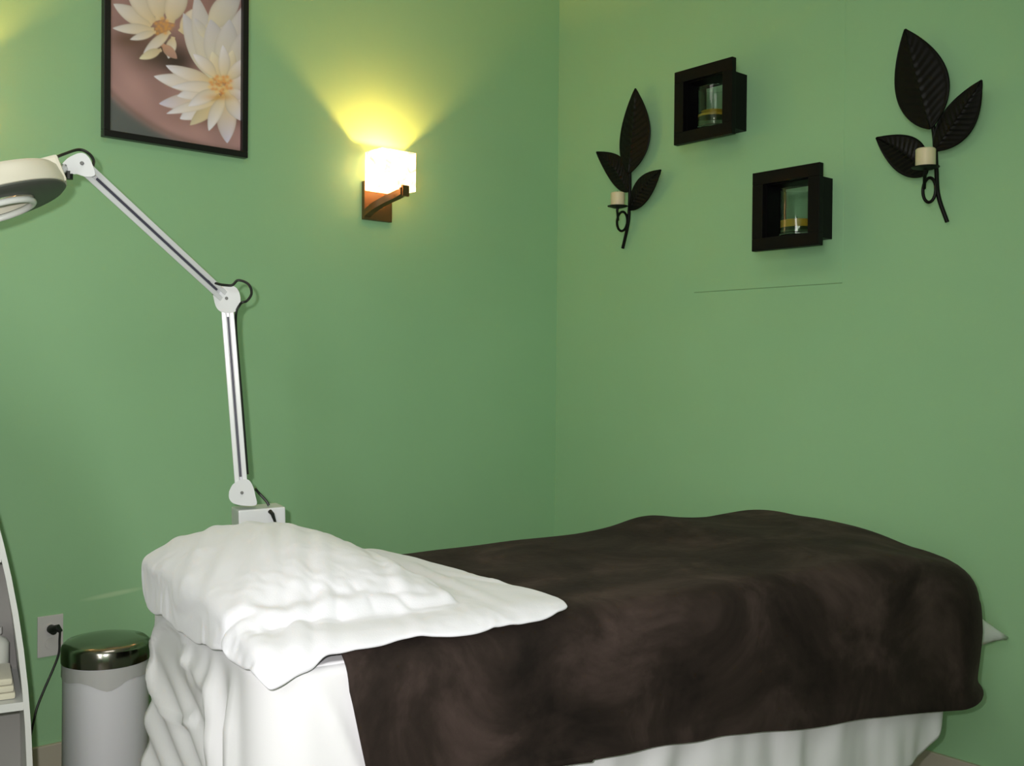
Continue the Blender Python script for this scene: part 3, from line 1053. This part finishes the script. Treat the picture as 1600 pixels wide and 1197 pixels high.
def leaf_bm(tip, base, wl, wr, bend, off0, off1, cup=0.012, nv=13, NU=60, NV=16):
    """tip, base as (px,py); wl / wr half widths in metres to the left / right of the midrib"""
    T = RW(tip[0], tip[1], off1); Bs = RW(base[0], base[1], off0)
    ax = T - Bs; ln = ax.length; ax.normalize()
    side = ax.cross(Vector((-1, 0, 0))).normalized()
    if side.y > 0: side = -side           # towards the picture's right
    nrm = Vector((-1, 0, 0))
    rows = []
    for i in range(NU + 1):
        u = i / NU
        c = Bs + ax * (ln * u) + side * (bend * ln * sin(pi * u))
        prof = (sin(pi * u ** 0.82) ** 0.82) if 0 < u < 1 else 0.0
        prof = max(prof, 0.02)
        row = []
        for j in range(2 * NV + 1):
            v = j / NV - 1
            w = (wr if v > 0 else wl) * prof
            rim = 0.0025 * exp(-((abs(v) - 0.95) / 0.06) ** 2)
            vein = 0.0022 * sin((u * nv * 1.0 - abs(v) * 1.9) * 2 * pi) * (1 - v * v) * prof
            mid = 0.0035 * exp(-(v / 0.07) ** 2)
            row.append(c + side * (v * w) + nrm * (-cup * (v * v) * prof + rim + vein + mid + cup))
        rows.append(row)
    bm = bmesh.new(); grid_mesh(bm, rows)
    return bm


def candle_sconce(lab, leaves, stem, plate, ring, candle):
    st = [RW(x, y, o_) for x, y, o_ in stem]
    r = thing('leaf_candle_sconce', lab, 'candle holder', (0, st[-1].y, st[-1].z), 'metal leaf candle sconces')
    for lf in leaves:
        o = obj('leaf', leaf_bm(*lf), M['iron'], r, True); solidify(o, 0.0018)
    bm = bmesh.new(); tube(bm, spline(st, 10), 0.0065, 10)
    obj('stem', bm, M['iron'], r, True)
    bm = bmesh.new()
    cxp, cyp, rx, ry, off = ring
    c = RW(cxp, cyp, off)
    ry_m = (RW(cxp, cyp - ry, off) - c).length; rx_m = (RW(cxp + rx, cyp, off) - c).length
    pp = []
    for k in range(28):
        a = radians(-100 + 358 * k / 27)
        pp.append(c + Vector((0, -rx_m * cos(a), ry_m * sin(a))))
    tube(bm, pp, 0.0050, 8)
    pl = RW(*plate)
    # short riser from ring to plate
    tube(bm, [Vector((c.x, c.y + rx_m * 0.8, c.z + ry_m * .2)), Vector((pl.x, pl.y + 0.002, pl.z - 0.01)), pl], 0.0050, 8)
    obj('scroll_arm', bm, M['iron'], r, True)
    bm = bmesh.new()
    lathe(bm, [(0, 0), (0.018, 0), (0.040, 0.006), (0.0405, 0.008), (0.018, 0.003), (0, 0.003)], pl, seg=28)
    obj('candle_plate', bm, M['iron'], r, True)
    ch, crd = candle
    cn = thing('candle', lab.replace('dark metal leaf candle sconce', 'short cream candle on the leaf sconce'), 'candle', (pl.x, pl.y, pl.z + 0.003), 'cream pillar candles')
    bm = bmesh.new(); lathe(bm, [(0, 0.0035), (crd - .001, 0.0035), (crd, 0.005), (crd, ch), (crd - .003, ch + .003), (crd * .5, ch), (0, ch - .001)], pl, seg=28)
    obj('wax', bm, M['candle'], cn, True)
    bm = bmesh.new(); tube(bm, [pl + ZZ * (ch - .002), pl + ZZ * (ch + 0.010) + Vector((0, .002, 0))], 0.001, 6)
    obj('wick', bm, M['wick'], cn)


candle_sconce('dark metal leaf candle sconce nearer the room corner, left of the display boxes',
              [((996, 139), (985, 272), 0.080, 0.084, 0.02, 0.035, 0.045),
               ((934, 238), (983, 300), 0.050, 0.054, 0.07, 0.030, 0.045, 0.008),
               ((1035, 266), (985, 328), 0.052, 0.050, -0.06, 0.030, 0.045, 0.008)],
              [(984, 262, .034), (984, 300, .026), (983, 330, .024), (981, 352, .024), (973, 388, .012)],
              (965, 325, .085), (972, 346, 8, 15, .035), (0.058, 0.028))
candle_sconce('dark metal leaf candle sconce at the right, beyond the display boxes',
              [((1417, 47), (1457, 202), 0.084, 0.088, 0.0, 0.035, 0.045),
               ((1371, 216), (1450, 273), 0.056, 0.056, 0.05, 0.030, 0.045, 0.008),
               ((1536, 126), (1462, 236), 0.056, 0.058, 0.02, 0.030, 0.045, 0.008)],
              [(1457, 190, .034), (1461, 225, .026), (1463, 262, .024), (1466, 305, .024), (1480, 347, .012)],
              (1446, 265, .085), (1452, 297, 10, 19, .035), (0.060, 0.029))

# ------------------------------------------------------------------ magnifying lamp
LD = 2.42
base_pt = on_left(378, 772, -0.85)
ml = thing('magnifying_lamp', 'white jointed magnifying lamp rising behind the head of the bed', 'lamp', (base_pt.x + 0.03, base_pt.y, 0))
J0 = base_pt                                # bottom joint
J1 = on_left(354, 467, -0.85)               # elbow
J2 = dep(127, 257, 2.14)                    # head joint
T1 = dep(100, 261, 2.12)


def bar_pair(name, A, Bp, hw=0.0155):
    ax = (Bp - A).normalized(); v = ((A + Bp) / 2 - CAM).normalized()
    sd = ax.cross(v).normalized(); n = sd.cross(ax).normalized()
    mtx = Matrix((ax, sd, n)).transposed().to_4x4(); mtx.translation = A
    ln = (Bp - A).length
    o = None
    bm = bmesh.new()
    g = 0.0035
    box(bm, (0.0, g, -0.009), (ln, hw, 0.009), mtx, 0.002)
    box(bm, (0.0, -hw, -0.009), (ln, -g, 0.009), mtx, 0.002)
    box(bm, (0.02, -g, 0.002), (ln - 0.02, g, 0.006), mtx)
    o = obj(name, bm, M['lamp_white'], ml)
    bm = bmesh.new(); tube(bm, [mtx @ Vector((0.045, 0, -0.004)), mtx @ Vector((ln - 0.045, 0, -0.004))], 0.0028, 8)
    obj('spring', bm, M['slot'], o)
    return mtx


m1 = bar_pair('lower_arm', J0, J1)
m2 = bar_pair('upper_arm', J1, J2, 0.0145)


def plate(name, pts, c, th, mtl, parent=ml):
    """flat rounded plate facing the room through pixel outline pts at the depth of point c"""
    dpt = (c - CAM).dot(FW)
    v = (c - CAM).normalized()
    P = [dep(x, y, dpt) for x, y in pts]
    P = [q for q in spline(P + [P[0]], 5)][:-1]
    bm = bmesh.new()
    a = [bm.verts.new(q - v * th / 2) for q in P]; b2 = [bm.verts.new(q + v * th / 2) for q in P]
    n = len(P)
    bm.faces.new(a); bm.faces.new(b2[::-1])
    for i in range(n): bm.faces.new((a[i], b2[i], b2[(i + 1) % n], a[(i + 1) % n]))
    bmesh.ops.bevel(bm, geom=[e for e in bm.edges if len(e.link_faces) == 2 and any(len(f.verts) > 8 for f in e.link_faces)], offset=0.0015, segments=2, affect='EDGES')
    return obj(name, bm, mtl, parent)


def screw(px, py, c, parent, rr=0.004):
    dpt = (c - CAM).dot(FW); q = dep(px, py, dpt); v = (q - CAM).normalized()
    bm = bmesh.new(); lathe(bm, [(0, 0), (rr, 0), (rr, 0.003), (rr * .6, 0.005), (0, 0.005)], q - v * 0.0205, -v, 14)
    obj('screw', bm, M['screw'], parent)


pl1 = plate('elbow_joint', [(333, 462), (340, 451), (354, 446), (368, 449), (375, 462), (374, 480), (364, 488), (348, 488), (338, 480)], J1, 0.042, M['lamp_white'])
screw(354, 466, J1, pl1); screw(333, 459, J1, pl1, 0.003)
pl0 = plate('base_joint', [(358, 768), (364, 757), (376, 750), (388, 750), (395, 760), (399, 775), (400, 789), (380, 790), (364, 786), (358, 778)], J0, 0.036, M['lamp_white'])
screw(378, 770, J0, pl0)
pl2 = plate('head_yoke', [(96, 257), (108, 246), (126, 239), (138, 245), (146, 262), (148, 274), (134, 276), (116, 271), (98, 272)], J2, 0.036, M['lamp_white'])
screw(128, 255, J2, pl2); screw(102, 259, J2, pl2, 0.003)

# box the arm stands on
mb = on_left(403, 805, -0.85)
yw = atan2(F0.y, F0.x) - pi / 2
mtx = Matrix.Translation(mb + Vector((0, 0, 0))) @ Matrix.Rotation(radians(-14), 4, 'Z') @ Matrix.Rotation(radians(-2), 4, 'Y')
bm = bmesh.new(); box(bm, (-0.058, -0.045, -0.05), (0.060, 0.045, 0.022), mtx, 0.004)
mbox = obj('mounting_box', bm, M['lamp_white'], ml)
bm = bmesh.new(); tube(bm, [Vector((mb.x, mb.y, mb.z - 0.05)), Vector((mb.x, mb.y, 0.06))], 0.014, 16)
obj('stand_pole', bm, M['lamp_white'], ml, True)
for k in range(5):
    a = 2 * pi * k / 5 + 0.3
    bm = bmesh.new()
    tube(bm, [Vector((mb.x, mb.y, 0.075)), Vector((mb.x + 0.09 * cos(a), mb.y + 0.09 * sin(a), 0.068)), Vector((mb.x + 0.18 * cos(a), mb.y + 0.18 * sin(a), 0.05))], [0.018, 0.015, 0.011], 10)
    lg = obj('base_leg', bm, M['lamp_white'], ml, True)
    bm = bmesh.new(); e = Vector((mb.x + 0.18 * cos(a), mb.y + 0.18 * sin(a), 0.022))
    lathe(bm, [(0, -0.01), (0.019, -0.01), (0.022, -0.006), (0.022, 0.006), (0.019, 0.01), (0, 0.01)], e, (cos(a + 1.2), sin(a + 1.2), 0), 18)
    obj('caster', bm, M['black'], lg, True)

# round magnifier head
HD = 2.0
hc = dep(-10, 322, HD)
vv = ray(-10, 322).normalized()
rgt = vv.cross(ZZ).normalized(); upp = rgt.cross(vv).normalized()
ang = radians(21)
maj = (rgt * cos(ang) + upp * sin(ang)).normalized()
prp = (upp * cos(ang) - rgt * sin(ang)).normalized()
tilt = radians(12.0)
un = (-vv * sin(tilt) - prp * cos(tilt)).normalized()     # normal of the underside
HR = 113 * HD / 1600
bm = bmesh.new()
lathe(bm, [(HR * .52, 0.004), (HR * .54, 0.0), (HR * .93, 0.0), (HR * 1.0, -0.005), (HR * 1.01, -0.014), (HR * .98, -0.040), (HR * .93, -0.048), (HR * .56, -0.048), (HR * .52, -0.044), (HR * .52, 0.004)], hc, un, 64)
head = obj('magnifier_head', bm, M['lamp_cream'], ml, True)
bm = bmesh.new(); lathe(bm, [(HR * .54, 0.0015), (HR * .92, 0.0015), (HR * .985, -0.004), (HR * .985, -0.001), (HR * .93, 0.0045), (HR * .54, 0.0045)], hc, un, 64, close=True)
obj('underside_ring', bm, M['lamp_under'], head, True)
bm = bmesh.new()
xx_, yy_ = frame_from(un)
ringp = [hc + un * 0.012 + (maj * cos(a) + maj.cross(un) * sin(a)) * HR * 0.50 for a in [2 * pi * k / 48 for k in range(48)]]
tube(bm, ringp, 0.0065, 10, closed=True)
obj('ring_tube', bm, M['tube'], head, True)
bm = bmesh.new(); lathe(bm, [(0, -0.006), (HR * .3, -0.010), (HR * .515, -0.02), (HR * .515, -0.026), (HR * .3, -0.034), (0, -0.038)], hc, un, 48)
obj('lens', bm, M['lens'], head, True)
# clamp block and swivel between head and yoke
e0 = hc + maj * HR * 0.93 - un * 0.03
mt = Matrix((maj, maj.cross(un), un)).transposed().to_4x4(); mt.translation = e0
bm = bmesh.new(); box(bm, (-0.055, -0.03, -0.030), (0.012, 0.03, 0.026), mt, 0.006); obj('head_clamp', bm, M['lamp_cream'], ml)
bm = bmesh.new(); tube(bm, [e0, dep(97, 264, 2.12)], 0.011, 12); obj('swivel', bm, M['steel'], ml, True)
bm = bmesh.new(); lathe(bm, [(0, -0.008), (0.009, -0.008), (0.009, 0.008), (0, 0.008)], dep(107, 274, 2.13), (0, 0, 1), 12); obj('swivel_knob', bm, M['black'], ml)
# cable
cb = [dep(80, 252, 2.07), dep(88, 246, 2.10), dep(102, 240, 2.13), dep(122, 234, 2.17), dep(136, 238, 2.18), dep(146, 250, 2.19)]
bk = (J2 + (J1 - J2) * 0.2) + m2.to_3x3() @ Vector((0, 0, -0.015)) - 0 * ZZ
awy = FW * 0.016
cb += [J2.lerp(J1, 0.08) + awy, J2.lerp(J1, 0.4) + awy, J2.lerp(J1, 0.8) + awy]
cb += [dep(358, 446, 2.47 + .02), dep(372, 438, 2.5), dep(388, 444, 2.5), dep(393, 458, 2.5), dep(386, 470, 2.49), dep(375, 476, 2.49)]
cb += [J1.lerp(J0, 0.12) + awy + RT * 0.014, J1.lerp(J0, 0.5) + awy + RT * 0.014, J1.lerp(J0, 0.9) + awy + RT * 0.014]
bm = bmesh.new(); tube(bm, spline(cb, 8), 0.0032, 8); obj('cable', bm, M['black'], ml, True)
dj = (J0 - CAM).dot(FW)
c1 = mtx @ Vector((0.0, 0.02, 0.024))
bm = bmesh.new(); tube(bm, spline([dep(399, 764, dj + .02), dep(406, 772, dj + .03), dep(416, 783, dj + .03), dep(420, 790, dj + .03)], 6), 0.0036, 8)
obj('cable', bm, M['black'], ml, True)
fx = (mtx @ Vector((0.03, -0.046, 0.012)));
bm = bmesh.new(); tube(bm, [mtx @ Vector((0.020, -0.046, 0.014)), mtx @ Vector((0.024, -0.056, 0.008)), mtx @ Vector((0.030, -0.056, -0.012)), mtx @ Vector((0.040, -0.052, -0.036))], [0.0055, 0.0050, 0.0032, 0.0030], 8)
obj('power_plug', bm, M['black'], ml, True)

# ------------------------------------------------------------------ pedal bin
CD = 2.72
ctop = dep(166, 1022, CD)
cr_m = 65.5 * CD / 1600
cxy = Vector((ctop.x, ctop.y, 0))
zl = ctop.z - 0.01
tc_ = thing('pedal_bin', 'white round waste bin with a shiny dark steel lid between shelf and bed', 'bin', cxy)
bm = bmesh.new(); R = cr_m * 0.965
lathe(bm, [(0, 0.012), (R * .97, 0.012), (R, 0.02), (R, zl), (R - .004, zl), (R - .004, .03), (0, .03)], cxy, seg=56); obj('body', bm, M['can'], tc_, True)
bm = bmesh.new(); lathe(bm, [(0, 0), (R * 1.02, 0), (R * 1.03, 0.006), (R * 1.02, 0.018), (R * .98, 0.018), (0, 0.014)], cxy, seg=56); obj('foot_ring', bm, M['black'], tc_, True)
bm = bmesh.new(); R2 = cr_m
lathe(bm, [(R2 * .96, zl - .004), (R2, zl - .002), (R2 * 1.005, zl + .010), (R2 * 1.0, zl + .036), (R2 * .97, zl + .043), (R2 * .90, zl + .050), (R2 * .6, zl + .058), (R2 * .3, zl + .061), (0, zl + .062)], cxy, seg=64)
obj('lid', bm, M['chrome'], tc_, True)
# edge of the bin bag turned over the rim
dirc = Vector((CAM.x - cxy.x, CAM.y - cxy.y, 0)).normalized(); base_a = atan2(dirc.y, dirc.x)
bm = bmesh.new(); rows = []
for k in range(9):
    row = []
    for j in range(60):
        a = 2 * pi * j / 60; rel = (a - base_a + pi) % (2 * pi) - pi
        dep_ = 0.030 + 0.026 * exp(-((rel - 0.1) / 0.35) ** 2) + 0.012 * exp(-((rel + 1.0) / 0.3) ** 2) + 0.004 * sin(a * 5)
        z = zl - 0.004 - dep_ * k / 8
        rr = R + 0.0022 + 0.001 * sin(a * 23) * k / 8
        row.append(Vector((cxy.x + rr * cos(a), cxy.y + rr * sin(a), z)))
    rows.append(row)
grid_mesh(bm, rows, True); lb = obj('bin_liner', bm, M['liner'], tc_, True)
bm = bmesh.new(); pb = cxy + dirc * (R + 0.02)
box(bm, (-0.03, -0.03, 0.018), (0.03, 0.02, 0.028), Matrix.Translation(pb) @ Matrix.Rotation(base_a - pi / 2, 4, 'Z'), 0.003); obj('pedal', bm, M['black'], tc_)

# ------------------------------------------------------------------ outlet with plug and cord
oc = on_left(78, 993)
ot = thing('wall_outlet', 'white wall outlet low on the green wall between shelf and bin', 'outlet', (oc.x, 0, oc.z))
bm = bmesh.new(); box(bm, (oc.x - .037, -0.006, oc.z - .062), (oc.x + .037, -0.0003, oc.z + .062), bevel=0.002); obj('cover_plate', bm, M['plate'], ot)
for dz in (0.022, -0.022):
    bm = bmesh.new(); lathe(bm, [(0, 0.006), (0.0165, 0.006), (0.0165, 0.0085), (0, 0.0085)], (oc.x, 0, oc.z + dz), (0, -1, 0), 24)
    for sx in (-0.006, 0.006): box(bm, (oc.x + sx - .001, -0.0088, oc.z + dz - .004), (oc.x + sx + .001, -0.0084, oc.z + dz + .006))
    obj('socket', bm, M['plate'], ot)
pg = on_left(82, 983, -0.03)
co = thing('power_cord', 'black power cord plugged into the outlet and hanging down behind the shelf', 'cord', (pg.x, -0.03, pg.z))
bm = bmesh.new(); tube(bm, [Vector((oc.x, -0.0093, oc.z + .022)), Vector((oc.x + .002, -0.028, oc.z + .021)), Vector((pg.x + .012, -0.042, pg.z + 0.004)), Vector((pg.x + .020, -0.044, pg.z - 0.008))], [0.013, 0.014, 0.011, 0.006], 12)
obj('plug', bm, M['black'], co, True)
cpts = [Vector((pg.x + .018, -0.043, pg.z - .004)), on_left(93, 1000, -.04), on_left(92, 1020, -.04), on_left(84, 1043, -.04), on_left(70, 1075, -.045), on_left(58, 1105, -.05), on_left(52, 1130, -.06), on_left(44, 1160, -.06)]
last = cpts[-1]; cpts += [Vector((last.x - .02, last.y, 0.16)), Vector((last.x - .03, last.y - .03, 0.03)), Vector((last.x - .08, last.y - .06, 0.005)), Vector((last.x - .2, last.y - .08, 0.005))]
bm = bmesh.new(); tube(bm, spline(cpts, 8), 0.0035, 8); obj('cord', bm, M['black'], co, True)

# ------------------------------------------------------------------ arched white shelf
SD = 2.25
# local frame facing the camera-ish
sv = ray(-60, 1000); sv = Vector((sv.x, sv.y, 0)).normalized(); sxd = Vector((sv.y, -sv.x, 0))
edge = dep(52, 1197, SD)
hw, topz = 0.41, 1.40
corg = Vector((edge.x, edge.y, 0)) - sxd * (hw)
corg.z = 0
zc0 = 0.30
sh = thing('arched_shelf', 'white open shelf unit with curved sides at the left edge of the room', 'shelf', corg)


def arch(sx_, z_, y_):   # local -> world
    return corg + sxd * sx_ + sv * y_ + ZZ * z_


def arch_pts(off, n=40):
    pts = [(hw - off, 0.0)]
    for k in range(n + 1):
        a = pi * k / n
        zz = zc0 + (topz - zc0 - off) * sin(a)
        pts.append(((hw - off) * cos(a), zz))
    pts.append((-(hw - off), 0.0))
    return pts


def half_width(z, off=0.0):
    if z <= zc0: return hw - off
    q = (z - zc0) / (topz - zc0 - off)
    return (hw - off) * sqrt(max(0, 1 - q * q))


DEP = 0.30
bm = bmesh.new()
o_, i_ = arch_pts(0), arch_pts(0.012)
A = [bm.verts.new(arch(x, z, 0)) for x, z in o_]; Bq = [bm.verts.new(arch(x, z, 0)) for x, z in i_]
A2 = [bm.verts.new(arch(x, z, DEP)) for x, z in o_]; B2 = [bm.verts.new(arch(x, z, DEP)) for x, z in i_]
for k in range(len(A) - 1):
    bm.faces.new((A[k], A[k + 1], Bq[k + 1], Bq[k])); bm.faces.new((A2[k], B2[k], B2[k + 1], A2[k + 1]))
    bm.faces.new((A[k], A2[k], A2[k + 1], A[k + 1])); bm.faces.new((Bq[k], Bq[k + 1], B2[k + 1], B2[k]))
for q in (0, -1): bm.faces.new((A[q], Bq[q], B2[q], A2[q]))
obj('arched_frame', bm, M['rack'], sh)
bm = bmesh.new()
bp = arch_pts(0.006)
va = [bm.verts.new(arch(x, z, DEP - .004)) for x, z in bp]; vb = [bm.verts.new(arch(x, z, DEP + .002)) for x, z in bp]
bm.faces.new(va); bm.faces.new(vb[::-1])
for k in range(len(va)): bm.faces.new((va[k], vb[k], vb[(k + 1) % len(va)], va[(k + 1) % len(va)]))
obj('back_panel', bm, M['rack_back'], sh)
shelf_z = []
for py in (868, 1101):
    z = dep(10, py, SD).z
    shelf_z.append(z)
for z in shelf_z + [0.08]:
    w_ = half_width(z, 0.012)
    bm = bmesh.new()
    mt = Matrix((sxd, sv, ZZ)).transposed().to_4x4(); mt.translation = corg
    box(bm, (-w_, 0.002, z - .009), (w_, DEP - .005, z + .009), mt)
    obj('shelf', bm, M['rack'], sh)


def at_shelf(px, zlevel, y_):
    """point on the shelf whose picture column is px"""
    for it in range(1):
        d = ray(px, 1000)
        base = corg + sv * y_
        k = ((base - CAM).dot(sv)) / d.dot(sv)
        q = CAM + d * k
        return Vector((q.x, q.y, zlevel))


bz1 = shelf_z[1] + 0.0095
# folded cream towel on the middle shelf, bottles behind it, on the lower shelf another
q = at_shelf(-16, bz1, 0.10)
bm = bmesh.new()
mt = Matrix((sxd, sv, ZZ)).transposed().to_4x4(); mt.translation = q
for k in range(3):
    box(bm, (-0.05, -0.07, 0.016 * k), (0.05 - .003 * k, 0.07, 0.016 * k + 0.0155), mt, 0.006)
tag(obj('folded_towel', bm, M['folded'], smooth=True), 'folded cream towel on the middle shelf of the white unit', 'towel')
for px, y_, h, rr, lab in ((-8, 0.20, 0.125, 0.030, 'pale bottle standing behind the folded towel on the middle shelf'),
                           (-44, 0.235, 0.16, 0.032, 'pale bottle at the back left of the middle shelf')):
    q = at_shelf(px, bz1, y_)
    bt = thing('bottle', lab, 'bottle', q, 'bottles on the middle shelf')
    bm = bmesh.new(); lathe(bm, [(0, 0), (rr * .95, 0), (rr, .004), (rr, h * .7), (rr * .8, h * .78), (rr * .4, h * .84), (rr * .4, h * .88), (0, h * .88)], q, seg=24)
    obj('body', bm, M['bottle'], bt, True)
    bm = bmesh.new(); lathe(bm, [(0, h * .8805), (rr * .5, h * .8805), (rr * .5, h), (0, h)], q, seg=20)
    obj('cap', bm, M['plate'], bt, True)
zlow = 0.089
q = at_shelf(0, zlow, 0.14)

# ------------------------------------------------------------------ added ceiling fixture for the overhead fill (above the frame)
clt = thing('added_ceiling_light', 'round ceiling light added above the room for fill, out of view', 'ceiling lamp', (-2.3, -1.9, H))
bm = bmesh.new(); lathe(bm, [(0, 0), (0.2, 0), (0.2, -0.02), (0.17, -0.03), (0, -0.03)], (-2.3, -1.9, H - 0.001), seg=40); obj('base', bm, M['steel'], clt)
